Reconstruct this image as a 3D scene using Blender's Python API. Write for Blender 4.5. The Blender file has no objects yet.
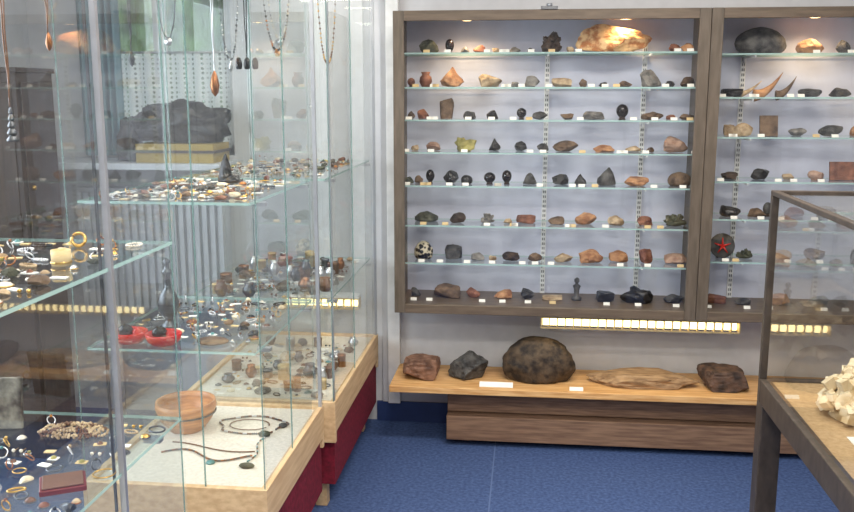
import bpy, bmesh, math, random
from mathutils import Vector, Matrix, noise, Euler

scene = bpy.context.scene

# ------------------------------------------------------------------ materials
def lin(c):
    out = []
    for v in c[:3]:
        v = v / 255.0
        out.append(v / 12.92 if v <= 0.04045 else ((v + 0.055) / 1.055) ** 2.4)
    return (*out, 1.0)

MATS = {}
def new_mat(name):
    m = bpy.data.materials.new(name)
    m.use_nodes = True
    nt = m.node_tree
    for n in list(nt.nodes):
        nt.nodes.remove(n)
    out = nt.nodes.new('ShaderNodeOutputMaterial')
    MATS[name] = m
    return m, nt, out

def noisy(name, c1, c2, scale=20, rough=0.6, bump=0.3, stretch=(1, 1, 1), metallic=0.0,
          detail=6, spec=0.4, lo=0.35, hi=0.65, bscale=None, voro=False):
    m, nt, out = new_mat(name)
    N = nt.nodes.new
    L = nt.links.new
    tc = N('ShaderNodeTexCoord')
    mp = N('ShaderNodeMapping')
    mp.inputs['Scale'].default_value = stretch
    L(tc.outputs['Object'], mp.inputs['Vector'])
    if voro:
        tx = N('ShaderNodeTexVoronoi')
        tx.inputs['Scale'].default_value = scale
        fac = tx.outputs['Distance']
    else:
        tx = N('ShaderNodeTexNoise')
        tx.inputs['Scale'].default_value = scale
        tx.inputs['Detail'].default_value = detail
        fac = tx.outputs['Fac']
    L(mp.outputs['Vector'], tx.inputs['Vector'])
    cr = N('ShaderNodeValToRGB')
    cr.color_ramp.elements[0].position = lo
    cr.color_ramp.elements[0].color = lin(c1)
    cr.color_ramp.elements[1].position = hi
    cr.color_ramp.elements[1].color = lin(c2)
    L(fac, cr.inputs['Fac'])
    b = N('ShaderNodeBsdfPrincipled')
    L(cr.outputs['Color'], b.inputs['Base Color'])
    b.inputs['Roughness'].default_value = rough
    b.inputs['Metallic'].default_value = metallic
    b.inputs['Specular IOR Level'].default_value = spec
    if bump > 0:
        t2 = N('ShaderNodeTexNoise')
        t2.inputs['Scale'].default_value = bscale or scale * 2
        t2.inputs['Detail'].default_value = 8
        L(mp.outputs['Vector'], t2.inputs['Vector'])
        bp = N('ShaderNodeBump')
        bp.inputs['Strength'].default_value = bump
        bp.inputs['Distance'].default_value = 0.004
        L(t2.outputs['Fac'], bp.inputs['Height'])
        L(bp.outputs['Normal'], b.inputs['Normal'])
    L(b.outputs['BSDF'], out.inputs['Surface'])
    return m

def plain(name, c, rough=0.5, metallic=0.0, var=0.06, scale=15, spec=0.5):
    c2 = tuple(max(0, v * (1 - var)) for v in c)
    return noisy(name, c2, c, scale=scale, rough=rough, bump=0.0, metallic=metallic, detail=3, spec=spec)

def glass(name, tint=(0.93, 0.97, 0.96), f0=0.05):
    """thin sheet glass: two-sided Schlick reflectance over clear transmission"""
    m, nt, out = new_mat(name)
    N = nt.nodes.new; L = nt.links.new
    tr = N('ShaderNodeBsdfTransparent'); tr.inputs['Color'].default_value = (*tint, 1)
    gl = N('ShaderNodeBsdfGlossy'); gl.inputs['Roughness'].default_value = 0.02
    gl.inputs['Color'].default_value = (1, 1, 1, 1)
    ge = N('ShaderNodeNewGeometry')
    dp = N('ShaderNodeVectorMath'); dp.operation = 'DOT_PRODUCT'
    L(ge.outputs['Incoming'], dp.inputs[0]); L(ge.outputs['Normal'], dp.inputs[1])
    ab = N('ShaderNodeMath'); ab.operation = 'ABSOLUTE'; L(dp.outputs['Value'], ab.inputs[0])
    su = N('ShaderNodeMath'); su.operation = 'SUBTRACT'; su.inputs[0].default_value = 1.0; L(ab.outputs[0], su.inputs[1])
    pw = N('ShaderNodeMath'); pw.operation = 'POWER'; pw.inputs[1].default_value = 5.0; L(su.outputs[0], pw.inputs[0])
    ma = N('ShaderNodeMath'); ma.operation = 'MULTIPLY_ADD'; ma.inputs[1].default_value = 0.85; ma.inputs[2].default_value = f0
    L(pw.outputs[0], ma.inputs[0])
    mx = N('ShaderNodeMixShader')
    L(ma.outputs[0], mx.inputs['Fac'])
    L(tr.outputs[0], mx.inputs[1]); L(gl.outputs[0], mx.inputs[2])
    L(mx.outputs[0], out.inputs['Surface'])
    return m

def edge_glass(name, col=(150, 200, 190), alpha=0.45, tint=(0.75, 0.9, 0.87, 1)):
    m, nt, out = new_mat(name)
    N = nt.nodes.new; L = nt.links.new
    tr = N('ShaderNodeBsdfTransparent'); tr.inputs['Color'].default_value = tint
    gl = N('ShaderNodeBsdfPrincipled'); gl.inputs['Roughness'].default_value = 0.15
    gl.inputs['Base Color'].default_value = lin(col)
    mx = N('ShaderNodeMixShader'); mx.inputs['Fac'].default_value = 1 - alpha
    L(tr.outputs[0], mx.inputs[1]); L(gl.outputs[0], mx.inputs[2])
    L(mx.outputs[0], out.inputs['Surface'])
    return m

def emis(name, c, strength):
    m, nt, out = new_mat(name)
    e = nt.nodes.new('ShaderNodeEmission')
    e.inputs['Color'].default_value = lin(c)
    e.inputs['Strength'].default_value = strength
    nt.links.new(e.outputs[0], out.inputs['Surface'])
    return m

glass('pane', tint=(0.96, 0.98, 0.975), f0=0.12); glass('shelf_glass', tint=(0.92, 0.965, 0.955), f0=0.08)
glass('cab_pane', tint=(0.97, 0.975, 0.975), f0=0.05)
glass('reflect_tint', tint=(0.80, 0.77, 0.73), f0=0.10)  # brownish reflection put into the tint of the showcase panes
edge_glass('g_edge', (176, 208, 202), 0.3); edge_glass('g_edge_dark', (134, 156, 154), 0.5)
plain('wall', (208, 208, 211), 0.8, var=0.03)
plain('wall_l', (198, 199, 203), 0.8, var=0.03)
plain('ceil', (225, 224, 220), 0.9, var=0.03)
plain('white', (232, 232, 231), 0.5)
plain('radwhite', (186, 190, 196), 0.5)
plain('backpanel', (200, 203, 220), 0.55, var=0.03)
noisy('taupe', (86, 76, 65), (104, 92, 80), scale=10, rough=0.45, bump=0.05, stretch=(8, 8, 1))
noisy('taupe_h', (92, 79, 67), (110, 95, 80), scale=10, rough=0.45, bump=0.05, stretch=(1, 8, 8))
noisy('stand', (58, 50, 44), (76, 66, 58), scale=10, rough=0.45, bump=0.05, stretch=(4, 4, 2))
noisy('pine', (196, 144, 88), (228, 184, 128), scale=8, rough=0.5, bump=0.06, stretch=(1, 14, 14))
noisy('slat', (108, 82, 66), (140, 110, 88), scale=8, rough=0.6, bump=0.1, stretch=(1, 14, 14))
noisy('birch', (198, 164, 124), (220, 190, 148), scale=6, rough=0.5, bump=0.03, stretch=(6, 1, 10))
noisy('burg', (96, 14, 32), (128, 22, 46), scale=60, rough=0.8, bump=0.15)
noisy('cloth', (204, 196, 182), (222, 214, 200), scale=90, rough=0.9, bump=0.15)
noisy('tancloth', (166, 136, 98), (186, 156, 116), scale=80, rough=0.9, bump=0.2)
noisy('darkwood', (50, 38, 34), (70, 54, 46), scale=8, rough=0.45, bump=0.08, stretch=(10, 10, 1))
plain('navy', (38, 58, 108), 0.5)
plain('steel', (178, 180, 186), 0.32, 0.6)
plain('steel_d', (100, 102, 106), 0.35, 0.75)
plain('silver', (206, 206, 208), 0.28, 0.85)
plain('gold', (204, 164, 92), 0.28, 0.9)
plain('copper', (156, 102, 66), 0.3, 0.8)
plain('card_w', (240, 238, 230), 0.7)
plain('card_t', (210, 184, 134), 0.7)
plain('black', (20, 20, 22), 0.25)
plain('red', (206, 38, 26), 0.3)
plain('dred', (112, 38, 32), 0.35)
plain('amber', (184, 116, 50), 0.2)
plain('turq', (84, 136, 136), 0.3)
plain('green', (66, 92, 70), 0.3)
plain('leaf', (130, 158, 108), 0.7, var=.5, scale=5)
plain('brown', (108, 74, 52), 0.5)
plain('pearl', (224, 214, 198), 0.25)
plain('teal', (106, 142, 154), 0.7)
plain('yellow', (158, 134, 60), 0.6)
noisy('bowlwood', (158, 96, 50), (200, 138, 80), scale=12, rough=0.35, bump=0.05, stretch=(1, 1, 6))
emis('tube', (255, 232, 165), 4.5)  # glow of the strips that stand in for reflections in the glass
emis('puck', (255, 214, 150), 14.0)

# rocks
def rk(n, a, b, **k):
    kw = dict(scale=32, rough=0.7, bump=0.8, bscale=70)
    kw.update(k)
    noisy('r_' + n, a, b, **kw)
rk('grey', (78, 76, 73), (142, 137, 130))
rk('dkgrey', (38, 37, 38), (90, 88, 85))
rk('black', (14, 13, 14), (48, 46, 46), rough=0.3)
rk('gloss', (14, 10, 12), (34, 26, 26), rough=0.08, bump=0.0)
rk('brown', (70, 54, 42), (124, 100, 78))
rk('dkbrown', (38, 30, 25), (82, 64, 50))
rk('tan', (138, 114, 86), (198, 175, 142))
rk('orange', (138, 92, 60), (194, 146, 104))
rk('redbr', (92, 54, 42), (144, 96, 74))
rk('pink', (138, 106, 90), (180, 150, 130))
rk('olive', (118, 112, 62), (178, 168, 104))
rk('green', (48, 52, 43), (92, 93, 75))
rk('cream', (186, 166, 134), (232, 220, 192))
rk('agate', (176, 112, 62), (230, 188, 134), scale=34, lo=0.42, hi=0.58)
rk('spot', (18, 18, 18), (196, 186, 160), voro=True, scale=60, lo=0.45, hi=0.6, rough=0.3)
rk('bigbrown', (36, 29, 25), (88, 72, 55), scale=30, bump=1.0)
rk('brick', (88, 62, 50), (142, 106, 86), scale=24)
rk('jasper', (46, 36, 32), (98, 74, 60), scale=24)
rk('slab', (126, 98, 70), (174, 142, 106), scale=16, stretch=(1, 4, 4))
rk('slate', (44, 42, 44), (140, 136, 126), scale=26, stretch=(1, 3, 1))
rk('crystal', (200, 172, 128), (242, 228, 200), scale=14, rough=0.25, bump=0.1)

def floor_mat():
    m, nt, out = new_mat('lino')
    N = nt.nodes.new; L = nt.links.new
    tc = N('ShaderNodeTexCoord')
    no = N('ShaderNodeTexNoise'); no.inputs['Scale'].default_value = 70; no.inputs['Detail'].default_value = 8
    L(tc.outputs['Object'], no.inputs['Vector'])
    cr = N('ShaderNodeValToRGB')
    cr.color_ramp.elements[0].position = 0.33; cr.color_ramp.elements[0].color = lin((52, 70, 112))
    cr.color_ramp.elements[1].position = 0.68; cr.color_ramp.elements[1].color = lin((76, 97, 142))
    L(no.outputs['Fac'], cr.inputs['Fac'])
    sp = N('ShaderNodeSeparateXYZ'); L(tc.outputs['Object'], sp.inputs[0])
    ad = N('ShaderNodeMath'); ad.operation = 'ADD'; ad.inputs[1].default_value = 20.13
    L(sp.outputs['X'], ad.inputs[0])
    mo = N('ShaderNodeMath'); mo.operation = 'MODULO'; mo.inputs[1].default_value = 2.0
    L(ad.outputs[0], mo.inputs[0])
    lt = N('ShaderNodeMath'); lt.operation = 'LESS_THAN'; lt.inputs[1].default_value = 0.006
    L(mo.outputs[0], lt.inputs[0])
    mx = N('ShaderNodeMix'); mx.data_type = 'RGBA'
    L(lt.outputs[0], mx.inputs['Factor'])
    L(cr.outputs['Color'], mx.inputs['A'])
    mx.inputs['B'].default_value = lin((88, 107, 148))
    b = N('ShaderNodeBsdfPrincipled'); b.inputs['Roughness'].default_value = 0.75
    b.inputs['Specular IOR Level'].default_value = 0.25
    L(mx.outputs['Result'], b.inputs['Base Color'])
    L(b.outputs[0], out.inputs['Surface'])
floor_mat()

def curtain_mat():
    m, nt, out = new_mat('lace')
    N = nt.nodes.new; L = nt.links.new
    tc = N('ShaderNodeTexCoord')
    vo = N('ShaderNodeTexVoronoi'); vo.inputs['Scale'].default_value = 45; vo.inputs['Randomness'].default_value = 0.15
    L(tc.outputs['Object'], vo.inputs['Vector'])
    cr = N('ShaderNodeValToRGB')
    cr.color_ramp.elements[0].position = 0.25; cr.color_ramp.elements[0].color = (0.25, 0.25, 0.25, 1)
    cr.color_ramp.elements[1].position = 0.4; cr.color_ramp.elements[1].color = (1, 1, 1, 1)
    L(vo.outputs['Distance'], cr.inputs['Fac'])
    d = N('ShaderNodeBsdfDiffuse'); d.inputs['Color'].default_value = lin((235, 235, 236))
    tl = N('ShaderNodeBsdfTranslucent'); tl.inputs['Color'].default_value = lin((235, 238, 240))
    a = N('ShaderNodeMixShader'); L(d.outputs[0], a.inputs[1]); L(tl.outputs[0], a.inputs[2])
    t = N('ShaderNodeBsdfTransparent')
    mx = N('ShaderNodeMixShader'); L(cr.outputs['Color'], mx.inputs['Fac'])
    L(t.outputs[0], mx.inputs[1]); L(a.outputs[0], mx.inputs[2])
    L(mx.outputs[0], out.inputs['Surface'])
curtain_mat()

# ------------------------------------------------------------------ mesh builder
_ico = {}
def ico(sub):
    if sub not in _ico:
        bm = bmesh.new(); bmesh.ops.create_icosphere(bm, subdivisions=sub, radius=1.0)
        _ico[sub] = ([v.co.copy() for v in bm.verts], [[v.index for v in f.verts] for f in bm.faces])
        bm.free()
    return _ico[sub]

class MB:
    def __init__(s):
        s.v = []; s.f = []; s.m = []; s.s = []; s.mats = []
    def mi(s, name):
        if name not in s.mats: s.mats.append(name)
        return s.mats.index(name)
    def add(s, vs, fs, mat, smooth=False):
        o = len(s.v); s.v += [Vector(v) for v in vs]
        k = s.mi(mat)
        for f in fs:
            s.f.append([i + o for i in f]); s.m.append(k); s.s.append(smooth)
    def box(s, x0, x1, y0, y1, z0, z1, mat, rot=None, skip=()):
        vs = [(x0,y0,z0),(x1,y0,z0),(x1,y1,z0),(x0,y1,z0),(x0,y0,z1),(x1,y0,z1),(x1,y1,z1),(x0,y1,z1)]
        fs = {'b':(3,2,1,0),'t':(4,5,6,7),'f':(0,1,5,4),'r':(1,2,6,5),'k':(2,3,7,6),'l':(3,0,4,7)}
        if rot is not None:
            c = Vector(((x0+x1)/2,(y0+y1)/2,z0))
            R = Euler(rot).to_matrix()
            vs = [c + R @ (Vector(v)-c) for v in vs]
        s.add(vs, [f for k, f in fs.items() if k not in skip], mat)
    def slab(s, x0, x1, y0, y1, ztop, th=0.008, edge='g_edge', face='shelf_glass'):
        s.add([(x0,y0,ztop),(x1,y0,ztop),(x1,y1,ztop),(x0,y1,ztop)], [(0,1,2,3)], face)
        z0 = ztop-th
        vs = [(x0,y0,z0),(x1,y0,z0),(x1,y1,z0),(x0,y1,z0),(x0,y0,ztop),(x1,y0,ztop),(x1,y1,ztop),(x0,y1,ztop)]
        s.add(vs, [(0,1,5,4),(1,2,6,5),(2,3,7,6),(3,0,4,7)], edge)
    def quad(s, pts, mat):
        s.add(pts, [(0,1,2,3)], mat)
    def lathe(s, prof, c, mat, seg=20, M=None):
        vs = []; fs = []
        n = len(prof)
        for j in range(seg):
            a = 2*math.pi*j/seg
            for r, z in prof:
                v = Vector((r*math.cos(a), r*math.sin(a), z))
                if M is not None: v = M @ v
                vs.append(v + Vector(c))
        for j in range(seg):
            k = (j+1) % seg
            for i in range(n-1):
                fs.append((j*n+i, k*n+i, k*n+i+1, j*n+i+1))
        s.add(vs, fs, mat, True)
    def sph(s, c, r, mat, seg=8, rings=5, sc=(1,1,1)):
        prof = []
        for i in range(rings+1):
            t = -math.pi/2 + math.pi*i/rings
            prof.append((max(1e-5, r*math.cos(t)), r*math.sin(t)*sc[2]))
        s.lathe(prof, c, mat, seg)
    def tube(s, pts, r, mat, closed=False, seg=6, r_end=None):
        pts = [Vector(p) for p in pts]; n = len(pts); vs = []; fs = []
        for i, p in enumerate(pts):
            if closed: t = pts[(i+1) % n]-pts[i-1]
            else: t = pts[min(i+1, n-1)]-pts[max(i-1, 0)]
            if t.length < 1e-9: t = Vector((0,0,1))
            t.normalize()
            up = Vector((0,0,1)) if abs(t.z) < 0.9 else Vector((1,0,0))
            a = t.cross(up).normalized(); b = t.cross(a)
            rr = r if r_end is None else r+(r_end-r)*i/(n-1)
            for j in range(seg):
                q = 2*math.pi*j/seg
                vs.append(p + a*rr*math.cos(q) + b*rr*math.sin(q))
        for i in range(n if closed else n-1):
            k = (i+1) % n
            for j in range(seg):
                l = (j+1) % seg
                fs.append((i*seg+j, i*seg+l, k*seg+l, k*seg+j))
        if not closed:
            fs.append(tuple(range(seg-1, -1, -1))); fs.append(tuple((n-1)*seg+j for j in range(seg)))
        s.add(vs, fs, mat, True)
    def rock(s, x, y, z, w, d, h, mat, seed, kind='lump', sub=3, rz=0.0):
        rng = random.Random(seed)
        V, F = ico(sub)
        off = Vector((rng.uniform(-50,50), rng.uniform(-50,50), rng.uniform(-50,50)))
        planes = []
        if kind in ('lump', 'spire', 'slab', 'block'):
            for _ in range(11):
                nn = Vector((rng.gauss(0,1), rng.gauss(0,1), rng.gauss(0,1))).normalized()
                planes.append((nn, rng.uniform(0.55, 0.9)))
        if kind in ('slab', 'block'):
            lim = .62
            for ax in range(3):
                for sg in (-1, 1):
                    nn = Vector((rng.gauss(0,.12), rng.gauss(0,.12), rng.gauss(0,.12))); nn[ax] = sg; nn.normalize()
                    planes.append((nn, lim))
        amp = {'lump':0.35,'pebble':0.1,'egg':0.0,'spire':0.3,'slab':0.12,'block':0.12,'lumpy':0.6}[kind]
        out = []
        for v in V:
            r = 1 + amp*noise.noise(v*1.2+off) + amp*0.45*noise.noise(v*3.1+off)
            if kind == 'lumpy': r += 0.25*noise.noise(v*6+off)
            p = v*r
            for nn, dd in planes:
                q = p.dot(nn)
                if q > dd: p = p - nn*(q-dd)*0.93
            if kind == 'spire':
                k = max(0.12, 1-0.45*(p.z+0.8)); p = Vector((p.x*k, p.y*k, p.z))
            if kind not in ('egg',): p.z = max(p.z, -0.62)
            if kind == 'slab': p.z = min(p.z, 0.5)
            out.append(p)
        if kind not in ('egg', 'pebble'):
            out = [p + p.normalized()*0.05*noise.noise(p*7+off) if p.length > 0 else p for p in out]
        elif kind == 'pebble' and sub > 3:
            out = [p + p.normalized()*(0.04*noise.noise(p*4+off)+.02*noise.noise(p*11+off)) for p in out]
        lo = [min(p[i] for p in out) for i in range(3)]; hi = [max(p[i] for p in out) for i in range(3)]
        R = Matrix.Rotation(rz, 3, 'Z')
        vs = []
        for p in out:
            q = Vector((((p.x-lo[0])/(hi[0]-lo[0])-0.5)*w, ((p.y-lo[1])/(hi[1]-lo[1])-0.5)*d, (p.z-lo[2])/(hi[2]-lo[2])*h))
            q = R @ q
            vs.append(q + Vector((x, y, z)))
        s.add(vs, F, mat, kind in ('egg', 'pebble', 'lumpy'))
    def crystals(s, x, y, z, w, h, mat, seed, n=16):
        rng = random.Random(seed)
        s.rock(x, y, z, w*0.8, w*0.7, h*0.45, mat, seed)
        for i in range(n):
            a = rng.uniform(0, 2*math.pi); e = rng.uniform(0.3, 1.4)
            dr = Vector((math.cos(a)*math.cos(e), math.sin(a)*math.cos(e), math.sin(e)))
            L = rng.uniform(0.55, 1)*h*0.75 if e > 0.7 else w*0.42
            r = w*rng.uniform(0.06, 0.11)
            b = Vector((x, y, z+h*0.2)); t = b+dr*L*0.82; tip = b+dr*L
            u = dr.orthogonal().normalized(); vv = dr.cross(u)
            vs = [b+u*r*math.cos(k*math.pi/3)+vv*r*math.sin(k*math.pi/3) for k in range(6)]
            vs += [t+u*r*math.cos(k*math.pi/3)+vv*r*math.sin(k*math.pi/3) for k in range(6)]+[tip]
            fs = [(k, (k+1) % 6, 6+(k+1) % 6, 6+k) for k in range(6)]+[(6+k, 6+(k+1) % 6, 12) for k in range(6)]
            s.add(vs, fs, mat)
    def done(s, name, parent=None, bevel=0):
        lo = Vector([min(v[i] for v in s.v) for i in range(3)]); hi = Vector([max(v[i] for v in s.v) for i in range(3)])
        c = Vector(((lo.x+hi.x)/2, (lo.y+hi.y)/2, lo.z))
        me = bpy.data.meshes.new(name)
        me.from_pydata([v-c for v in s.v], [], s.f)
        for n in s.mats: me.materials.append(MATS[n])
        for i, p in enumerate(me.polygons):
            p.material_index = s.m[i]; p.use_smooth = s.s[i]
        me.update()
        ob = bpy.data.objects.new(name, me); scene.collection.objects.link(ob)
        ob.location = c
        if bevel:
            b = ob.modifiers.new('bevel', 'BEVEL'); b.width = bevel; b.segments = 2; b.limit_method = 'ANGLE'
        if parent is not None: ob.parent = parent
        return ob

def empty(name):
    e = bpy.data.objects.new(name, None); scene.collection.objects.link(e); e.empty_display_size = 0.1
    return e

# ------------------------------------------------------------------ room shell
XL, XR, YF, YB, ZC = -2.4, 2.4, -2.6, 4.2, 2.6
m = MB(); m.box(XL, XR, YF, YB, -0.1, 0, 'lino'); m.done('floor')
m = MB(); m.box(XL, XR, YF, YB, ZC, ZC+0.1, 'ceil'); m.done('ceiling')
WX0, WX1, WZ0, WZ1 = -2.15, -1.4, 1.3, 2.35
m = MB()
m.box(XL-.1, WX0, YB, YB+.15, 0, ZC, 'wall'); m.box(WX1, XR+.1, YB, YB+.15, 0, ZC, 'wall')
m.box(WX0, WX1, YB, YB+.15, 0, WZ0, 'wall'); m.box(WX0, WX1, YB, YB+.15, WZ1, ZC, 'wall')
m.done('wall_back')
m = MB()
LY0, LY1, LZ0, LZ1 = 0.4, 3.0, 1.0, 2.3
m.box(XL-.1, XL, YF, LY0, 0, ZC, 'wall_l'); m.box(XL-.1, XL, LY1, YB, 0, ZC, 'wall_l')
m.box(XL-.1, XL, LY0, LY1, 0, LZ0, 'wall_l'); m.box(XL-.1, XL, LY0, LY1, LZ1, ZC, 'wall_l')
m.done('wall_left')
m = MB(); m.box(XR, XR+.1, YF, YB, 0, ZC, 'wall'); m.done('wall_right')
m = MB(); m.box(XL-.1, XR+.1, YF-.1, YF, 0, ZC, 'wall'); m.done('wall_front')
m = MB(); m.box(-0.72, XR, YB-.014, YB-.001, 0.0, 0.1, 'navy'); m.done('baseboard_back')
m = MB(); m.box(XR-.014, XR-.001, YF, YB-.02, 0.0, 0.1, 'navy'); m.done('baseboard_right')

def window(name, axis, a0, a1, z0, z1, pos, mull):
    m = MB(); t = 0.045; d = 0.03
    def bx(u0, u1, w0, w1, mat='white', dd=d):
        if axis == 'y': m.box(u0, u1, pos-dd, pos+dd, w0, w1, mat)
        else: m.box(pos-dd, pos+dd, u0, u1, w0, w1, mat)
    bx(a0, a1, z0, z0+t); bx(a0, a1, z1-t, z1); bx(a0, a0+t, z0, z1); bx(a1-t, a1, z0, z1)
    for k in range(1, mull):
        c = a0+(a1-a0)*k/mull; bx(c-t/2, c+t/2, z0, z1)
    if axis == 'y': m.quad([(a0,pos,z0),(a1,pos,z0),(a1,pos,z1),(a0,pos,z1)], 'cab_pane')
    else: m.quad([(pos,a0,z0),(pos,a1,z0),(pos,a1,z1),(pos,a0,z1)], 'cab_pane')
    m.done(name)
window('window_1', 'y', WX0, WX1, WZ0, WZ1, YB+.08, 2)
window('window_2', 'x', LY0, LY1, LZ0, LZ1, XL-.05, 3)

m = MB(); n = 60; vs = []; fs = []
for i in range(n+1):
    x = WX0+0.02+(WX1-WX0-.04)*i/n; y = YB+.02+0.01*math.sin(i*0.9)
    vs += [(x, y, 1.33), (x, y, 1.78)]
for i in range(n): fs.append((2*i, 2*i+2, 2*i+3, 2*i+1))
m.add(vs, fs, 'lace', True)
m.tube([(WX0, YB+.02, 1.785), (WX1, YB+.02, 1.785)], 0.006, 'steel')
m.done('lace_curtain')
m = MB(); n = 50; vs = []; fs = []
for i in range(n+1):
    x = -2.12+0.2*i/n; y = YB-.06+0.022*math.sin(i*0.8)
    vs += [(x, y, 1.30), (x, y, 2.4)]
for i in range(n): fs.append((2*i, 2*i+2, 2*i+3, 2*i+1))
m.add(vs, fs, 'teal', True); m.tube([(-2.3, YB-.06, 2.4), (-1.35, YB-.06, 2.4)], 0.012, 'steel')
m.box(-2.3, -2.29, YB-.06, YB-.002, 2.39, 2.41, 'steel'); m.box(-1.36, -1.35, YB-.06, YB-.002, 2.39, 2.41, 'steel')
m.done('window_drape')
m = MB(); m.box(-2.3, -1.36, 3.86, YB-.001, 1.255, 1.285, 'radwhite'); m.done('window_sill', bevel=0.004)
m = MB(); m.box(-2.15, -1.42, 4.08, 4.16, 0.55, 1.15, 'radwhite')
for i in range(19):
    x = -2.14+i*0.0385; m.box(x, x+0.022, 4.06, 4.08, 0.57, 1.13, 'radwhite')
m.box(-2.1, -2.06, 4.16, YB-.003, 0.8, 0.84, 'white'); m.box(-1.52, -1.48, 4.16, YB-.003, 0.8, 0.84, 'white')
m.tube([(-2.0, 4.12, 0.56), (-2.0, 4.12, 0.0)], 0.012, 'white'); m.tube([(-1.6, 4.12, 0.56), (-1.6, 4.12, 0.0)], 0.012, 'white')
m.done('radiator')
m = MB(); m.box(-0.66, -0.60, 4.16, YB-.001, 0.1, ZC-.001, 'white'); m.box(-0.69, -0.66, 4.18, YB-.001, 0.1, ZC-.001, 'wall_l'); m.done('trim_1', bevel=0.004)

# outdoors
m = MB()
rng = random.Random(5)
for i in range(60):
    m.rock(-10+i*0.22+rng.uniform(-.1,.1), 9+rng.uniform(-.6,.6), -0.3, 1.4, 1.3, rng.uniform(3.4, 4.6), 'leaf', i, 'lumpy', 4)
m.done('garden_hedge')
m = MB(); m.box(-14, 10, -14, 14, -0.4, -0.3, 'leaf'); m.done('garden_ground')

# ------------------------------------------------------------------ wall display cabinets
SH1 = [1.767, 1.621, 1.481, 1.340, 1.193, 1.016, 0.846]
SH2 = [1.758, 1.579, 1.413, 1.225, 1.063, 0.877]
ZB, ZT, ZBOARD = 0.628, 1.937, 0.668
def cabinet(x0, x1, shelves, rails, pucks):
    P = empty('mineral_display_cabinet')
    m = MB()
    fw = 0.047
    m.box(x0, x0+.018, 3.9, 4.19, ZB, ZT, 'taupe'); m.box(x1-.018, x1, 3.9, 4.19, ZB, ZT, 'taupe')
    m.box(x0+.018, x1-.018, 3.9, 4.19, ZT-.018, ZT, 'taupe_h'); m.box(x0+.018, x1-.018, 3.905, 4.19, ZB+.01, ZBOARD, 'taupe_h')
    m.box(x0, x0+fw, 3.878, 3.9, ZB, ZT, 'taupe'); m.box(x1-fw, x1, 3.878, 3.9, ZB, ZT, 'taupe')
    m.box(x0+fw, x1-fw, 3.878, 3.9, ZT-.042, ZT, 'taupe_h'); m.box(x0+fw, x1-fw, 3.878, 3.905, ZB, ZBOARD, 'taupe_h')
    m.done('frame', P, bevel=0.002)
    m = MB(); m.box(x0+.002, x1-.002, 4.185, 4.198, ZB+.002, ZT-.002, 'backpanel'); m.done('back_panel', P)
    m = MB()
    for z in shelves:
        m.slab(x0+.02, x1-.02, 3.945, 4.17, z, 0.007)
    m.done('glass_shelves', P)
    m = MB()
    for rx in rails:
        m.box(rx-.011, rx+.011, 4.176, 4.185, ZBOARD, 1.82, 'white')
        z = ZBOARD+.01
        while z < 1.80:
            m.box(rx-.006, rx-.002, 4.174, 4.177, z, z+.012, 'steel_d'); m.box(rx+.002, rx+.006, 4.174, 4.177, z, z+.012, 'steel_d')
            z += 0.022
        for zz in shelves:
            m.box(rx-.003, rx+.003, 3.96, 4.176, zz-.016, zz-.0075, 'white')
            m.box(rx-.004, rx+.004, 4.14, 4.176, zz-.034, zz-.0075, 'white')
    m.done('shelf_rails', P)
    m = MB(); m.quad([(x0+fw,3.889,ZBOARD),(x1-fw,3.889,ZBOARD),(x1-fw,3.889,ZT-.042),(x0+fw,3.889,ZT-.042)], 'cab_pane'); m.done('glass_door', P)
    m = MB()
    for px in pucks:
        m.lathe([(0.001, ZT-.018), (0.034, ZT-.018), (0.034, ZT-.03), (0.026, ZT-.032)], (px, 4.03, 0), 'steel', 20)
        m.lathe([(0.026, ZT-.031), (0.0005, ZT-.031)], (px, 4.03, 0), 'puck', 20)
        ld = bpy.data.lights.new('puck_lamp', 'SPOT'); ld.energy = 6.0; ld.color = (1.0, 0.70, 0.40); ld.spot_size = 2.6; ld.spot_blend = 0.9; ld.shadow_soft_size = 0.02
        lo = bpy.data.objects.new('puck_lamp', ld); scene.collection.objects.link(lo); lo.location = (px, 4.03, ZT-.04); lo.parent = P
    m.done('puck_lights', P)
    cx = (x0+x1)/2
    m = MB(); m.box(cx-.035, cx+.035, 3.87, 3.9, ZT, ZT+.012, 'steel_d'); m.lathe([(.001,0),(.012,0),(.012,.012),(.001,.012)], (cx, 3.885, ZT+.012), 'steel', 12); m.done('lock_hasp', P)
    return P
cabinet(-0.583, 0.728, SH1, (0.075, 0.505), (-0.28, 0.40))
cabinet(0.730, 2.04, SH2, (0.93, 1.5), (1.18, 1.75))

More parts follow.
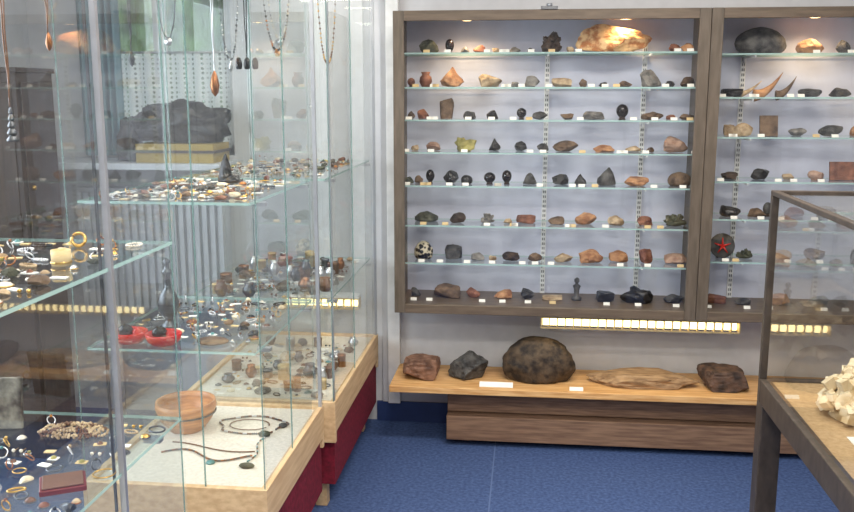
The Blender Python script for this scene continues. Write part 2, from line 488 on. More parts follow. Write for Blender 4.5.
def X1(u, row): return -0.553 + (u-405)*(0.00436+0.00003*row)
def X2(u): return 0.807+(u-715)*0.00414
def specimen_row(entries, z, fx, seed, labels=True):
    m = MB(); rng = random.Random(seed)
    for i, e in enumerate(entries):
        u, w, h, mat, kind = e
        x = fx(u); W = w*0.0044; H = h*0.0044; y = 4.045+rng.uniform(-.015, .02)
        mt = 'r_'+mat
        zz = z+0.0004
        if kind == 'egg':
            m.lathe([(0.001,0),(W*.3,0),(W*.22,H*.12),(W*.3,H*.2)], (x, y, zz), 'darkwood', 12)
            m.rock(x, y, zz+H*.12, W, W, H*.9, mt, seed*50+i, 'egg', 3)
        elif kind == 'xtal':
            m.crystals(x, y, zz, W, H, mt, seed*50+i, 14)
        elif kind == 'horn':
            pts = [(x-W*.5+W*t, y, zz+.006+H*(t**2)) for t in [k/10 for k in range(11)]]
            m.tube(pts, H*.28, mt, seg=8, r_end=0.001)
        elif kind == 'plate':
            m.box(x-W/2, x+W/2, y, y+.012, zz, zz+H, mt, rot=(-.2, 0, 0))
        elif kind == 'disc':
            M = Matrix.Rotation(math.radians(80), 3, 'X')
            m.lathe([(0.0005,.006),(H*.47,.006),(H*.5,0),(H*.47,-.006),(.0005,-.006)], (x, y, zz+H*.5), mt, 28, M)
            for k in range(5):
                a = math.pi/2+k*2*math.pi/5
                m.tube([(x, y-.012, zz+H*.5), (x+math.cos(a)*H*.33, y-.010+math.sin(a)*.008, zz+H*.5+math.sin(a)*H*.33)], 0.006, 'red', seg=5, r_end=.002)
            m.box(x-.02, x+.02, y+.0, y+.03, zz, zz+.008, 'darkwood')
        elif kind == 'figure':
            m.lathe([(0.001,0),(W*.5,0),(W*.5,H*.12),(W*.25,H*.18),(W*.3,H*.5),(W*.42,H*.62),(W*.18,H*.7),(W*.15,H*.74),(W*.27,H*.82),(W*.27,H*.92),(.001,H)], (x, y, zz), mt, 14)
        elif kind == 'pot':
            m.lathe([(0.001,0),(W*.3,0),(W*.5,H*.35),(W*.45,H*.65),(W*.28,H*.8),(W*.36,H),(W*.3,H*.98),(W*.2,H*.8)], (x, y, zz), mt, 16)
        else:
            D = min(max(W*0.8, .02), 0.13)
            m.rock(x, y, zz, W, D, H, mt, seed*50+i, kind, 3, 0)
        if labels and rng.random() < 0.95:
            lx = x+rng.choice((-1, 1))*(W*0.5+.013)
            if rng.random() < .4: lx = x
            m.box(lx-.014, lx+.014, 3.955, 3.956, zz, zz+.014, 'card_w' if rng.random() < .8 else 'card_t', rot=(-.5, 0, 0))
    return m.done('mineral_specimens')

L, P_, E, S_, K = 'lump', 'pebble', 'egg', 'spire', 'block'
rows1 = [
 [(429,20,14,'green',L),(450,9,14,'gloss',E),(466,9,6,'grey',L),(480,12,8,'redbr',L),(497,8,5,'tan',L),(516,11,6,'grey',L),(552,26,24,'dkbrown','xtal'),(532,8,5,'dkgrey',L),(571,8,6,'tan',L),(672,12,8,'redbr',L),(684,13,9,'orange',L)],
 [(411,8,9,'redbr',E),(426,13,15,'redbr','pot'),(453,24,20,'orange',S_),(491,24,13,'tan',L),(516,8,5,'grey',L),(533,15,11,'grey',K),(562,20,9,'tan',K),(583,8,8,'brown',L),(603,9,5,'black',L),(624,14,6,'brown',L),(648,21,17,'grey',L),(668,9,6,'black',L),(684,15,10,'dkbrown',L)],
 [(411,8,8,'brown',L),(423,12,10,'redbr',L),(447,15,21,'brown',K),(470,13,8,'dkgrey',L),(493,12,9,'black',L),(522,10,11,'gloss',E),(540,15,8,'dkgrey',L),(567,14,6,'brown',L),(593,22,8,'grey',K),(621,12,15,'gloss',E),(650,22,8,'brown',L),(668,9,5,'redbr',L),(683,14,6,'brown',L)],
 [(415,8,6,'tan',L),(433,15,9,'pink',L),(466,23,14,'olive','lumpy'),(495,12,13,'black',S_),(521,13,10,'black',L),(543,12,8,'dkgrey',L),(565,26,11,'brown',L),(603,22,7,'orange',L),(632,16,6,'tan',L),(648,8,5,'brown',L),(672,25,16,'pink',L)],
 [(409,9,7,'green',L),(418,9,8,'brown',L),(430,9,14,'gloss',E),(451,16,14,'black',L),(467,12,9,'black',P_),(490,12,12,'gloss',E),(507,10,14,'gloss',E),(530,14,12,'dkgrey',S_),(560,17,11,'black',L),(580,12,11,'black',S_),(605,19,18,'dkgrey',S_),(634,24,9,'orange',L),(676,24,14,'brown',P_)],
 [(425,25,10,'green',L),(458,17,11,'dkbrown',L),(488,18,12,'grey','xtal'),(508,9,5,'tan',L),(526,20,9,'redbr',K),(556,17,8,'brown',L),(585,22,12,'orange',L),(614,17,10,'tan',L),(643,16,9,'redbr',L),(672,29,15,'green','xtal')],
 [(423,20,19,'spot',P_),(453,18,15,'dkgrey',K),(478,14,8,'grey',L),(493,8,5,'tan',L),(511,18,9,'dkbrown',L),(535,15,9,'brown',L),(563,20,9,'tan',L),(590,25,13,'orange',L),(617,19,12,'orange',L),(643,14,15,'redbr',L),(674,26,10,'pink',L)],
 [(415,10,9,'dkgrey',L),(447,28,13,'brown',K),(473,15,10,'redbr',L),(503,19,9,'orange',L),(528,15,12,'dkgrey',L),(552,21,4,'tan',K),(576,10,24,'dkgrey','figure'),(604,18,10,'black',K),(634,34,17,'black','lumpy'),(670,20,8,'dkgrey',L),(690,14,8,'dkbrown',L)],
]
for i, r in enumerate(rows1):
    specimen_row(r, (SH1+[ZBOARD])[i], lambda u, i=i: X1(u, i), 10+i)
rows2 = [
 [(803,26,14,'orange',L),(836,15,13,'dkgrey',L),(862,22,14,'brown',L),(900,20,12,'tan',L),(940,24,16,'grey',L)],
 [(728,20,8,'black',K),(744,26,14,'tan','horn'),(764,26,22,'orange','horn'),(781,18,18,'brown','horn'),(806,22,8,'dkgrey',L),(836,20,9,'dkgrey',L),(870,22,14,'redbr',L),(915,22,14,'grey',L)],
 [(728,12,11,'tan',K),(740,20,13,'tan',L),(767,17,20,'brown','plate'),(797,16,8,'grey',L),(827,22,11,'dkgrey',L),(860,20,12,'orange',L),(910,22,14,'pink',L)],
 [(729,16,8,'dkbrown',L),(762,18,11,'black',L),(790,12,6,'tan',L),(817,16,10,'pink',L),(846,26,18,'redbr','plate'),(890,20,12,'grey',L),(930,20,12,'dkgrey',L)],
 [(733,19,11,'black',L),(760,17,9,'brown',L),(772,9,14,'dkgrey',E),(800,19,10,'redbr',L),(830,18,12,'dkgrey',L),(880,20,12,'grey',L)],
 [(727,24,25,'dkgrey','disc'),(751,20,11,'green','xtal'),(790,18,10,'tan',L),(822,20,11,'brown',L),(870,20,12,'dkgrey',L)],
 [(726,20,8,'redbr',K),(752,17,7,'dkgrey',L),(790,22,12,'orange',L),(830,20,11,'grey',L),(880,20,12,'dkgrey',L)],
]
for i, r in enumerate(rows2):
    specimen_row(r, (SH2+[ZBOARD])[i], X2, 40+i)

m = MB(); m.rock(X1(613, 0), 4.06, SH1[0]+.0004, 0.325, 0.12, 0.122, 'r_agate', 775, 'lump', 4); m.done('agate_boulder')
m = MB(); m.rock(X2(754), 4.06, SH2[0]+.0004, 0.215, 0.13, 0.112, 'r_dkgrey', 72, 'pebble', 4); m.done('river_cobble')

# ------------------------------------------------------------------ bench under the cabinets
m = MB()
m.box(-0.605, 1.55, 3.84, 4.183, 0.268, 0.298, 'pine')
m.box(-0.35, 1.55, 3.95, 3.97, 0.15, 0.26, 'slat'); m.box(-0.35, 1.55, 3.90, 3.93, 0.03, 0.145, 'slat'); m.box(-0.35, 1.55, 3.93, 3.99, 0.12, 0.145, 'slat')
for x in (-0.3, 0.35, 1.0, 1.5):
    m.box(x, x+.05, 3.97, 4.15, 0.0, 0.268, 'slat')
m.done('wooden_bench', bevel=0.003)
bz = 0.2985
def solo(name, *a, **k):
    m = MB(); m.rock(*a, **k); return m.done(name)
solo('brown_rock', -0.475, 3.98, bz, 0.17, 0.14, 0.112, 'r_brick', 104, 'block', 4)
solo('crystal_ore_rock', -0.26, 4.0, bz, 0.185, 0.14, 0.13, 'r_dkgrey', 230, 'lump', 4)
solo('round_boulder', 0.065, 4.0, bz, 0.335, 0.17, 0.205, 'r_bigbrown', 33, 'pebble', 5)
solo('sandstone_slab', 0.53, 3.99, bz, 0.50, 0.17, 0.062, 'r_slab', 19, 'lump', 4)
solo('dark_jasper_rock', 0.885, 3.98, bz, 0.22, 0.15, 0.10, 'r_jasper', 31, 'block', 4)
m = MB(); m.box(-0.20, -0.05, 3.87, 3.872, bz, bz+.028, 'card_w', rot=(-.9, 0, 0)); m.box(0.2, 0.26, 3.86, 3.862, bz, bz+.02, 'card_w', rot=(-.9, 0, 0)); m.done('specimen_label')

def strip(x0, x1, y, z):  # glowing louvred strip, made up in place of a reflected light fixture
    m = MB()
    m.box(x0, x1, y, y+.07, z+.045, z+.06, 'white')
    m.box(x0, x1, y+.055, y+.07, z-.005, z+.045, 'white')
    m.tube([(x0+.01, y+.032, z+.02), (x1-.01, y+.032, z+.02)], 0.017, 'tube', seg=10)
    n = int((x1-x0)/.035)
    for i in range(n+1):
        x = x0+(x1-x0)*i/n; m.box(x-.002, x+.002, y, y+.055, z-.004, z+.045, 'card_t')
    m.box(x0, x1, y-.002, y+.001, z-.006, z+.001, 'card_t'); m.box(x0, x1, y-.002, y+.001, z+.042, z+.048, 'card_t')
    return m.done('reflection_strip')
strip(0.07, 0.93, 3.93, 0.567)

# ------------------------------------------------------------------ glass display cases (left)
def glass_case(x0, x1, y0, y1, zbase, ztop, shelves, posts, name='glass_display_case', shelf_in=0.03, back=True, front_split=None, left=True):
    P = empty(name)
    m = MB()
    t = 0.022
    m.box(x0, x1, y0, y0+t, zbase-.15, zbase+.012, 'birch'); m.box(x0, x1, y1-t, y1, zbase-.15, zbase+.012, 'birch')
    m.box(x1-t, x1, y0+t, y1-t, zbase-.11, zbase+.012, 'birch'); m.box(x0, x0+t, y0+t, y1-t, zbase-.15, zbase+.012, 'birch')
    m.done('rim', P, bevel=0.002)
    m = MB(); m.box(x0+t, x1-t, y0+t, y1-t, zbase-.02, zbase, 'cloth'); m.done('deck', P)
    m = MB(); m.box(x0+.03, x1-.012, y0+.03, y1-.002, 0.11, zbase-.11, 'burg'); m.done('plinth_panel', P)
    m = MB()
    for fx in (x0+.06, x1-.1):
        for fy in (y0+.07, y1-.12):
            m.box(fx, fx+.045, fy, fy+.045, 0, 0.11, 'birch')
    m.done('feet', P)
    zb = zbase+.012
    m = MB()
    def paneY(y, a, b): m.quad([(a,y,zb),(b,y,zb),(b,y,ztop),(a,y,ztop)], 'pane')
    def paneX(x, a, b): m.quad([(x,a,zb),(x,b,zb),(x,b,ztop),(x,a,ztop)], 'pane')
    paneY(y0+.008, x0, x1)
    if back: paneY(y1-.008, x0, x1)
    paneX(x1-.008, y0+.008, y1-.008)
    if left: paneX(x0+.008, y0+.008, y1-.008)
    m.done('glass_panes', P)
    m = MB()
    def vedge(x, y, w=0.003, mat='g_edge_dark'): m.box(x-w/2, x+w/2, y-w/2, y+w/2, zb, ztop, mat)
    for (a, b) in ((x0+.008, y0+.008), (x1-.008, y0+.008), (x1-.008, y1-.008), (x0+.008, y1-.008)): vedge(a, b)
    for (a, b, w, mt) in posts: vedge(a, b, w, mt)
    if front_split is not None:
        for fs in front_split: vedge(fs, y0+.008, 0.004)
    m.done('glass_edges', P)
    m = MB()
    for z in shelves:
        m.slab(x0+shelf_in, x1-shelf_in, y0+shelf_in, y1-shelf_in*.8, z, 0.008)
    m.done('glass_shelves', P)
    m = MB()
    for z in shelves:
        for (a, b) in ((x1-.03, y0+.12), (x1-.03, y1-.12), (x0+.03, y0+.12), (x0+.03, y1-.12)):
            m.box(a-.02, a+.02, b-.012, b+.012, z-.020, z-.0085, 'steel')
    for z in (ztop-.03,):
        m.box(x0, x1, y0, y0+.02, z, z+.03, 'steel'); m.box(x0, x1, y1-.02, y1, z, z+.03, 'steel')
        m.box(x0, x0+.02, y0, y1, z, z+.03, 'steel'); m.box(x1-.02, x1, y0, y1, z, z+.03, 'steel')
    for k in range(4):
        yy = y0+(y1-y0)*(k+.5)/4; m.tube([(x0+.01, yy, ztop-.02), (x1-.01, yy, ztop-.02)], 0.003, 'steel')
    m.done('metal_fittings', P)
    ld = bpy.data.lights.new('case_fill', 'AREA'); ld.shape = 'RECTANGLE'; ld.size = (x1-x0)*.5; ld.size_y = (y1-y0)*.8; ld.energy = 7*(y1-y0); ld.color = (1, .90, .76)  # unseen area lamp added over the case to brighten its inside
    lo = bpy.data.objects.new('case_fill', ld); scene.collection.objects.link(lo); lo.location = ((x0+x1)/2, (y0+y1)/2, ztop+.02); lo.parent = P
    return P

XC = -0.742; XCB = -0.705
A = (-1.31, XC, 2.40, 3.14); B = (-1.31, XCB, 3.17, 4.15); C = (-1.50, -0.845, 0.85, 2.065)
ZD = 0.44
glass_case(*A, ZD, 2.1, (1.295, 0.86), [(XC-.008, 2.72, .004, 'g_edge_dark'), (XC-.008, 3.12, .012, 'steel')], front_split=(-0.93,), left=False)
glass_case(*B, ZD, 2.1, (1.29, 0.83), [(XCB-.008, 3.6, .004, 'g_edge_dark'), (XCB-.008, 3.19, .008, 'steel'), (XCB-.008, 4.13, .01, 'steel')], left=False)
glass_case(*C, ZD, 2.1, (1.246, 0.80), [(C[1]-.006, 1.73, .012, 'steel'), (C[1]-.018, 1.715, .005, 'steel_d')], shelf_in=0.006, left=False)
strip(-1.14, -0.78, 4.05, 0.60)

# ------------------------------------------------------------------ jewellery
GEMS = ['black','black','dred','amber','turq','green','brown','brown','pearl','pearl','silver','steel_d','r_tan','r_redbr','r_olive','r_dkgrey','gold','gold']
MET = ['silver','gold','silver','copper','steel_d','silver']
def circ(c, r, n=14, ry=None, tilt=0, rz=0):
    ry = ry or r; R = Euler((tilt, 0, rz)).to_matrix()
    return [Vector(c)+R @ Vector((r*math.cos(2*math.pi*i/n), ry*math.sin(2*math.pi*i/n), 0)) for i in range(n)]
def jewel(m, x, y, z, rng, tall=False):
    k = rng.random(); g = rng.choice(GEMS); me = rng.choice(MET)
    if tall and k < 0.25:
        h = rng.uniform(.03, .065); r = rng.uniform(.018, .032); q = rng.random()
        if q < .4: m.lathe([(0.001,0),(r*.5,0),(r*.6,.004),(r,h*.35),(r*.95,h*.6),(r*.6,h*.8),(r*.7,h),(r*.62,h),(r*.5,h*.8)], (x,y,z), rng.choice(['silver','copper','brown','steel_d','silver']), 18)
        elif q < .75: m.lathe([(0.001,0),(r*.8,0),(r*.8,h*.8),(r*.85,h*.8),(r*.85,h*.95),(.4*r,h),(.001,h*1.0)], (x,y,z), rng.choice(['card_t','copper','silver','brown','steel_d']), 18)
        else: m.rock(x, y, z, r*2, r*2, h*.7, rng.choice(['r_tan','r_dkgrey','r_brown']), rng.randint(0, 999), 'lump', 3)
    elif k < 0.2:
        r = rng.uniform(.009, .012)
        m.tube(circ((x, y, z+r*.9), r, 12, tilt=rng.uniform(.9, 1.5), rz=rng.uniform(0, 3)), .0016, me, True, 5)
        m.sph((x, y, z+r*1.9), .004, g, 7, 4)
    elif k < 0.42:
        r = rng.uniform(.007, .015)
        m.lathe([(r,0),(r*1.05,.002),(r*.85,.006),(r*.4,.009),(.0005,.010)], (x,y,z), g, 12)
        m.tube(circ((x,y,z+.002), r*1.08, 12), .0015, me, True, 5)
    elif k < 0.66:
        w = rng.uniform(.010, .017)
        m.box(x-w, x+w, y-.008, y+.008, z, z+.0015, rng.choice(['card_w','card_t','card_w']), rot=(0, 0, rng.uniform(-.4, .4)))
        if rng.random() < .4: m.lathe([(.007,.0016),(.005,.006),(.0005,.008)], (x,y,z), g, 9)
    elif k < 0.74:
        r = rng.uniform(.014, .024)
        m.tube(circ((x,y,z+.004), r, 22, r*rng.uniform(.5,1), rz=rng.uniform(0,3)), rng.uniform(.0012,.0024), rng.choice(['silver','silver','steel_d','brown','gold']), True, 6)
    elif k < 0.82:
        r = rng.uniform(.016, .026); ry = r*rng.uniform(.3, .8); n = int(2*math.pi*r/.0065)
        g = rng.choice(['silver','brown','black','pearl','steel_d','r_tan'])
        for p in circ((x,y,z+.003), r, n, ry, rz=rng.uniform(0,3)): m.sph(p, .003, g, 6, 4)
    elif k < 0.92:
        m.rock(x, y, z, rng.uniform(.02,.04), rng.uniform(.02,.035), rng.uniform(.010,.02), rng.choice(['r_tan','r_dkgrey','r_redbr','r_green','r_cream','r_brown','r_black']), rng.randint(0,999), 'lump', 2)
    else:
        for dx in (-.009, .009):
            m.tube([(x+dx, y-.012, z+.002), (x+dx, y+.006, z+.002)], .001, me, seg=4); m.sph((x+dx, y-.014, z+.004), .0045, g, 7, 4)
def scatter(x0, x1, y0, y1, z, n, seed, avoid=(), tall=False):
    m = MB(); rng = random.Random(seed); pts = []; tries = 0
    while len(pts) < n and tries < n*30:
        tries += 1
        x = rng.uniform(x0, x1); y = rng.uniform(y0, y1)
        if any((x-a)**2+(y-b)**2 < .033**2 for a, b in pts): continue
        if any((x-a)**2+(y-b)**2 < r*r for a, b, r in avoid): continue
        pts.append((x, y)); jewel(m, x, y, z+.0004, rng, tall)
    return m.done('jewelry_pieces')
scatter(-1.24, -0.81, 2.47, 3.06, 1.295, 120, 1, [(-1.02, 2.95, .06)])
avA = [(-1.18, 2.50, .08), (-1.07, 2.49, .08), (-1.13, 2.68, .06), (-0.93, 2.52, .07)]
scatter(-1.24, -0.81, 2.47, 3.06, 0.86, 95, 2, avA)
scatter(-1.24, -0.78, 3.25, 4.06, 1.29, 130, 3, tall=False)
scatter(-1.24, -0.78, 3.25, 4.06, 0.83, 130, 4, tall=True)
scatter(-1.24, -0.78, 3.25, 3.98, ZD, 130, 5, tall=True)
scatter(-1.42, -0.89, 1.05, 2.0, 1.246, 180, 6, [(-.96, 1.74, .06), (-1.03, 1.95, .05)])
scatter(-1.42, -0.87, 1.05, 2.0, 0.80, 210, 17, [(-.94, 1.645, .08), (-1.06, 1.92, .10), (-1.25, 1.95, .10)])

def bowl(x, y, z, r, h, mat, name):
    m = MB(); m.lathe([(0.001,0),(r*.55,0),(r*.6,.006),(r*.85,h*.4),(r,h*.8),(r*.97,h),(r*.9,h*.98),(r*.9,h*.8),(r*.75,h*.4),(r*.5,.015),(.001,.012)], (x,y,z+.0004), mat, 36)
    m.tube(circ((x,y,z+h*.62), r*.965, 36), .003, 'darkwood', True, 6)
    return m.done(name)
bowl(-1.17, 2.88, ZD, .105, .105, 'bowlwood', 'wooden_bowl')
for (x, y, rz) in ((-1.18, 2.50, .3), (-1.07, 2.49, -.3)):
    m = MB()
    m.lathe([(0.001,0),(.034,0),(.048,.012),(.054,.032),(.050,.035),(.042,.026),(.001,.022)], (x,y,.8604), 'red', 26)
    m.rock(x-.012, y, .8820, .045, .04, .034, 'black', 4, 'pebble', 3)
    m.lathe([(.018,0),(.018,.014),(.0005,.024)], (x+.022, y+.008, .8820), 'red', 12)
    m.done('red_lacquer_dish')
m = MB()
m.lathe([(.001,0),(.026,0),(.026,.008),(.012,.02),(.012,.03),(.032,.055),(.034,.085),(.025,.11),(.010,.13),(.010,.17),(.016,.175),(.016,.185),(.009,.19),(.008,.205),(.013,.215),(.001,.225)], (-1.13,2.68,.8604), 'steel_d', 24)
m.done('metal_perfume_flask')
m = MB(); m.rock(-0.93, 2.52, .8604, .10, .08, .014, 'r_brown', 61, 'pebble', 3); m.done('polished_stone_slice')
m = MB(); m.rock(-1.02, 2.95, 1.2954, .05, .04, .10, 'r_black', 5, 'spire', 3); m.rock(-1.0, 2.95, 1.2954, .07, .045, .035, 'r_black', 6, 'lump', 3); m.done('black_tourmaline')
def bead_path(m, pts, r, mats, rng):
    for i, p in enumerate(pts): m.sph(p, r, mats[(i//3) % len(mats)], 7, 5)
m = MB(); rng = random.Random(3)
pts = []
for i in range(120):
    t = i/119; a = -0.4+t*5.9
    pts.append((-0.95+.115*math.cos(a)*(1+.12*math.sin(5*a)), 2.93+.085*math.sin(a), ZD+.005))
bead_path(m, pts, .0036, ['steel_d','brown','silver','brown'], rng)
pts = [(-0.96+.07*math.cos(a/10), 2.93+.05*math.sin(a/10), ZD+.005) for a in range(60)]
m.tube(pts, .002, 'brown', seg=5)
m.rock(-0.88, 2.84, ZD+.0005, .04, .03, .02, 'r_green', 7, 'pebble', 2); m.rock(-0.84, 2.93, ZD+.0005, .03, .03, .015, 'r_dkgrey', 8, 'pebble', 2)
m.done('bead_necklace')
m = MB()
pts = [(-1.17+.30*t, 2.66+.035*math.sin(t*7)-.02*t, ZD+.005) for t in [i/100 for i in range(101)]]
bead_path(m, pts, .0032, ['copper','brown','steel_d'], rng)
pts2 = [(-1.17+.30*t, 2.72+.03*math.cos(t*4), ZD+.004) for t in [i/60 for i in range(61)]]
m.tube(pts2, .0022, 'brown', seg=5)
pts3 = [(-.87+.012*math.sin(t*6), 2.62+.20*t, ZD+.004) for t in [i/50 for i in range(51)]]
bead_path(m, pts3, .003, ['turq','silver','brown'], rng)
m.lathe([(.001,0),(.015,0),(.013,.006),(.001,.009)], (-0.985, 2.60, ZD+.001), 'turq', 14)
m.rock(-0.86, 2.58, ZD+.001, .05, .03, .015, 'r_green', 2, 'pebble', 2)
m.done('cord_necklace')
m = MB(); m.box(-0.985, -0.895, 1.605, 1.685, .8004, .812, 'dred', rot=(0, 0, .5)); m.box(-0.98, -0.90, 1.61, 1.68, .812, .816, 'brown', rot=(0, 0, .5)); m.done('leather_jewelry_box', bevel=.002)
m = MB(); rr = random.Random(8)
for k in range(9):
    r = .02+.006*k
    pts = [(-1.06+r*1.2*math.cos(a*.35)+.006*rr.uniform(-1,1), 1.92+r*.7*math.sin(a*.35)+.006*rr.uniform(-1,1), .8045+.006*rr.random()+.0015*(9-k)) for a in range(18)]
    bead_path(m, [Vector(pts[i])*(1-f)+Vector(pts[(i+1) % 18])*f for i in range(18) for f in (0, .5)], .0035, ['r_tan','brown','r_tan'], rr)
m.done('bead_necklace_pile')
m = MB(); m.box(-1.31, -1.20, 1.925, 1.94, .8004, .925, 'r_slate', rot=(-.15, 0, .2)); m.done('polished_slate_plate', bevel=.003)
m = MB(); m.lathe([(.001,0),(.02,0),(.02,.032),(.016,.032),(.016,.004),(.001,.004)], (-.96, 1.74, 1.2464), 'card_t', 20); m.lathe([(.021,.004),(.0225,.006),(.021,.009)], (-.96,1.74,1.2464), 'gold', 20); m.done('bone_napkin_ring')
m = MB(); m.tube(circ((-1.03, 1.95, 1.2464+.018), .015, 18, tilt=1.3, rz=.3), .004, 'gold', True, 8); m.done('gold_ring')

def hang(x, y, ztop, zbot, w, mat, pend, pm, psize=.02, beads=False, name='hanging_necklace'):
    m = MB(); n = 46; pts = []
    for i in range(n+1):
        t = -1+2*i/n
        pts.append((x+w*t*(1-.15*t*t), y+.002*math.sin(i), zbot+(ztop-zbot)*abs(t)**(2.2 if w > .025 else 1.0)))
    if beads:
        bead_path(m, pts, .0045, [mat, pm], None)
        m.tube(pts, .001, 'steel_d', seg=4)
    else: m.tube(pts, .0018, mat, seg=5)
    c = Vector((x, y, zbot))
    if pend == 'drop':
        m.lathe([(.001,-psize*2.6),(psize*.35,-psize*2.2),(psize*.5,-psize*1.5),(psize*.3,-psize*.5),(.002,0)], c, pm, 12)
    elif pend == 'disc':
        m.lathe([(.001,.003),(psize,.002),(psize,-.002),(.001,-.003)], c+Vector((0,0,-psize)), pm, 20, Matrix.Rotation(math.pi/2, 3, 'X'))
        m.tube(circ(c+Vector((0,0,-psize)), psize, 18, tilt=math.pi/2), .002, 'silver', True, 5)
    elif pend == 'cone':
        for k in range(5):
            zz = -psize*k; r = psize*(.3+.14*k)
            m.lathe([(r*.4,zz),(r,zz-psize*.7),(r*.9,zz-psize*.95),(.002,zz-psize)], c, pm, 14)
    elif pend == 'multi':
        for k in (-1, 0, 1): m.rock(x+k*psize*1.1, y, zbot-psize*1.6, psize*.9, psize*.5, psize*1.6, pm, 20+k, 'pebble', 2)
    return m.done(name)
hang(-0.985, 1.80, 2.09, 1.72, .012, 'brown', 'drop', 'copper', .014)
hang(-1.045, 1.74, 2.09, 1.57, .008, 'brown', 'cone', 'steel_d', .014)
hang(-1.20, 1.90, 2.09, 1.80, .05, 'brown', 'disc', 'gold', .015, True)
hang(-1.16, 2.58, 2.09, 1.72, .010, 'black', 'drop', 'black', .018)
hang(-1.055, 2.60, 2.09, 1.755, .05, 'steel_d', 'disc', 'silver', .010)
hang(-0.905, 2.56, 2.09, 1.66, .006, 'silver', 'drop', 'copper', .028)
hang(-0.82, 2.60, 2.09, 1.70, .010, 'black', 'multi', 'black', .022)
hang(-0.90, 3.25, 2.09, 1.79, .06, 'pearl', 'disc', 'silver', .012, True)
hang(-0.98, 3.50, 2.09, 1.76, .07, 'black', 'disc', 'amber', .012, True)
hang(-1.12, 3.35, 2.09, 1.72, .05, 'steel_d', 'drop', 'silver', .018, True)
hang(-0.84, 3.45, 2.09, 1.60, .008, 'silver', 'cone', 'silver', .012)
hang(-0.86, 3.85, 2.09, 1.72, .05, 'brown', 'drop', 'gold', .015, True)

# ------------------------------------------------------------------ items behind the cases
m = MB()
m.box(-1.76, -1.40, 3.90, 4.12, 1.286, 1.37, 'yellow'); m.box(-1.77, -1.39, 3.895, 4.125, 1.33, 1.342, 'darkwood')
m.done('yellow_crate')
m = MB(); m.rock(-1.58, 4.01, 1.3705, 0.48, 0.2, 0.20, 'r_black', 909, 'lumpy', 4); m.done('black_obsidian_boulder')
m = MB(); m.rock(-1.84, 4.0, 1.2855, 0.12, 0.16, 0.21, 'r_black', 913, 'lumpy', 4); m.done('black_obsidian_boulder')
m = MB(); m.box(-2.39, -2.10, 3.55, 3.84, 0.0, 1.68, 'darkwood'); m.box(-2.394, -2.09, 3.54, 3.85, 1.68, 1.70, 'darkwood')
m.box(-2.095, -2.088, 3.57, 3.82, 0.9, 1.64, 'darkwood'); m.box(-2.095, -2.088, 3.57, 3.82, 0.1, 0.86, 'darkwood'); m.box(-2.37, -2.12, 3.543, 3.55, .9, 1.64, 'darkwood')
m.sph((-2.083, 3.6, 1.2), .012, 'gold'); m.done('wooden_cupboard', bevel=.003)

# ------------------------------------------------------------------ table showcase on the right
P = empty('table_showcase')
x0, x1, y0, y1 = 0.68, 1.38, 1.05, 2.62
zb, zt = 0.78, 1.328
m = MB()
lw = .06
for (a, b) in ((x0, y0), (x1-lw, y0), (x0, y1-lw), (x1-lw, y1-lw)): m.box(a, a+lw, b, b+lw, 0, zb-.07, 'stand')
m.box(x0, x1, y0, y0+.03, zb-.07, zb, 'stand'); m.box(x0, x1, y1-.03, y1, zb-.07, zb, 'stand')
m.box(x0, x0+.03, y0+.03, y1-.03, zb-.07, zb, 'stand'); m.box(x1-.03, x1, y0+.03, y1-.03, zb-.07, zb, 'stand')
m.box(x0+.03, x1-.03, y1-.05, y1-.03, zb-.13, zb-.07, 'stand')
m.done('wooden_stand', P, bevel=.003)
m = MB(); m.box(x0+.03, x1-.03, y0+.03, y1-.03, zb-.03, zb-.005, 'tancloth'); m.done('cloth_deck', P)
m = MB()
pw = .02
for (a, b) in ((x0, y0), (x1-pw, y0), (x0, y1-pw), (x1-pw, y1-pw)): m.box(a, a+pw, b, b+pw, zb, zt-.014, 'stand')
m.box(x0, x1, y0, y0+pw, zt-.014, zt, 'stand'); m.box(x0, x1, y1-pw, y1, zt-.014, zt, 'stand')
m.box(x0, x0+pw, y0+pw, y1-pw, zt-.014, zt, 'stand'); m.box(x1-pw, x1, y0+pw, y1-pw, zt-.014, zt, 'stand')
m.done('case_frame', P, bevel=.002)
m = MB()
m.quad([(x0+.01,y0,zb),(x0+.01,y1,zb),(x0+.01,y1,zt-.01),(x0+.01,y0,zt-.01)], 'pane')
m.quad([(x1-.01,y0,zb),(x1-.01,y1,zb),(x1-.01,y1,zt-.01),(x1-.01,y0,zt-.01)], 'reflect_tint')
m.quad([(x0,y1-.01,zb),(x1,y1-.01,zb),(x1,y1-.01,zt-.01),(x0,y1-.01,zt-.01)], 'reflect_tint')
m.quad([(x0,y0+.01,zb),(x1,y0+.01,zb),(x1,y0+.01,zt-.01),(x0,y0+.01,zt-.01)], 'pane')
m.quad([(x0,y0,zt-.006),(x1,y0,zt-.006),(x1,y1,zt-.006),(x0,y1,zt-.006)], 'shelf_glass')
m.done('glass_panes', P)
m = MB(); rng = random.Random(12)
cx, cy, cz = 0.895, 2.31, zb-.0045
m.rock(cx, cy, cz, .25, .22, .13, 'r_crystal', 44, 'lumpy', 3)
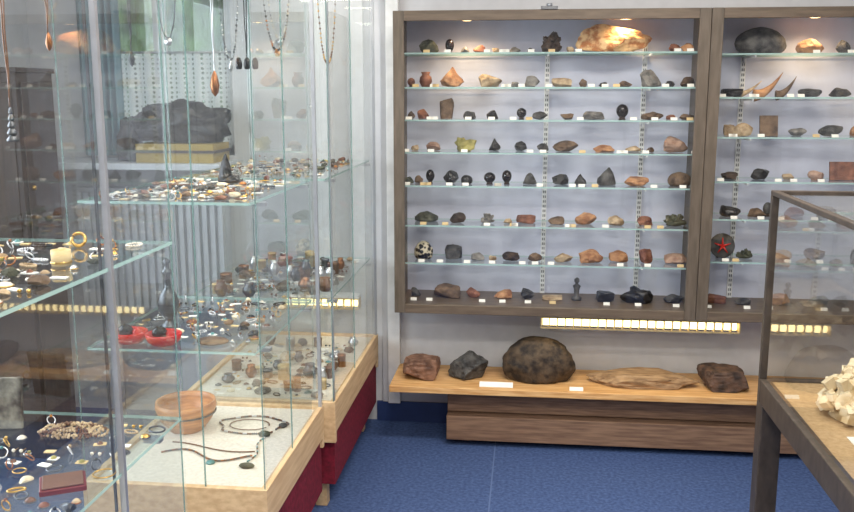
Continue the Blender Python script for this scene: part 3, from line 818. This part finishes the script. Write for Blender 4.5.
for i in range(330):
    a = rng.uniform(0, 2*math.pi); e = rng.uniform(0.0, 1.5); q = rng.uniform(.85, 1.05)
    p = Vector((cx+.125*q*math.cos(a)*math.cos(e), cy+.105*q*math.sin(a)*math.cos(e), cz+.02+.125*q*math.sin(e)))
    h = rng.uniform(.006, .015)
    R = Euler((rng.uniform(0,3), rng.uniform(0,3), rng.uniform(0,3))).to_matrix()
    vs = [p+R @ Vector((sx*h, sy*h, sz*h*.8)) for sx in (-1,1) for sy in (-1,1) for sz in (-1,1)]
    vs = [Vector((v.x, v.y, max(v.z, cz))) for v in vs]
    m.add(vs, [(0,1,3,2),(4,6,7,5),(0,4,5,1),(2,3,7,6),(0,2,6,4),(1,5,7,3)], 'r_crystal')
m.done('calcite_crystal_cluster')
m = MB()
m.rock(1.2, 2.35, cz, .14, .12, .1, 'r_pink', 5); m.rock(1.1, 1.9, cz, .2, .15, .12, 'r_green', 6); m.rock(.9, 1.6, cz, .15, .15, .08, 'r_tan', 7)
m.box(.78, .86, 2.12, 2.17, cz, cz+.002, 'card_w'); m.done('mineral_specimens')

# ------------------------------------------------------------------ lights
def area(name, loc, rot, sx, sy, e, col):
    l = bpy.data.lights.new(name, 'AREA'); l.shape = 'RECTANGLE'; l.size = sx; l.size_y = sy; l.energy = e; l.color = col
    o = bpy.data.objects.new(name, l); scene.collection.objects.link(o); o.location = loc; o.rotation_euler = rot
    return o
area('front_fill', (0.4, 2.6, 2.58), (0, 0, 0), 1.4, 0.35, 48, (1, .93, .83))
area('front_fill', (0.3, 0.9, 2.58), (0, 0, 0), 1.4, 0.35, 56, (1, .93, .83))
area('front_fill', (0.3, -1.0, 2.58), (0, 0, 0), 1.4, 0.35, 56, (1, .93, .83))  # added behind the camera to light the cabinet rocks from the front
area('daylight_fill', (XL-.2, 1.7, 1.65), (0, math.radians(-90), 0), 1.3, 2.6, 90, (.82, .90, 1))  # unseen lamp added outside the left window opening to boost daylight
w = bpy.data.worlds.new('World'); scene.world = w; w.use_nodes = True
w.node_tree.nodes['Background'].inputs['Color'].default_value = (.80, .89, 1, 1)
w.node_tree.nodes['Background'].inputs['Strength'].default_value = 2.2

# ------------------------------------------------------------------ camera
cam = bpy.data.cameras.new('camera'); co = bpy.data.objects.new('camera', cam); scene.collection.objects.link(co)
co.location = (0, 0, 1.6)
cam.sensor_width = 36; cam.lens = 36*900/854
co.rotation_euler = (math.radians(90-10.33), 0, math.radians(6.43))
cam.clip_start = 0.05
scene.camera = co
scene.view_settings.view_transform = 'Standard'
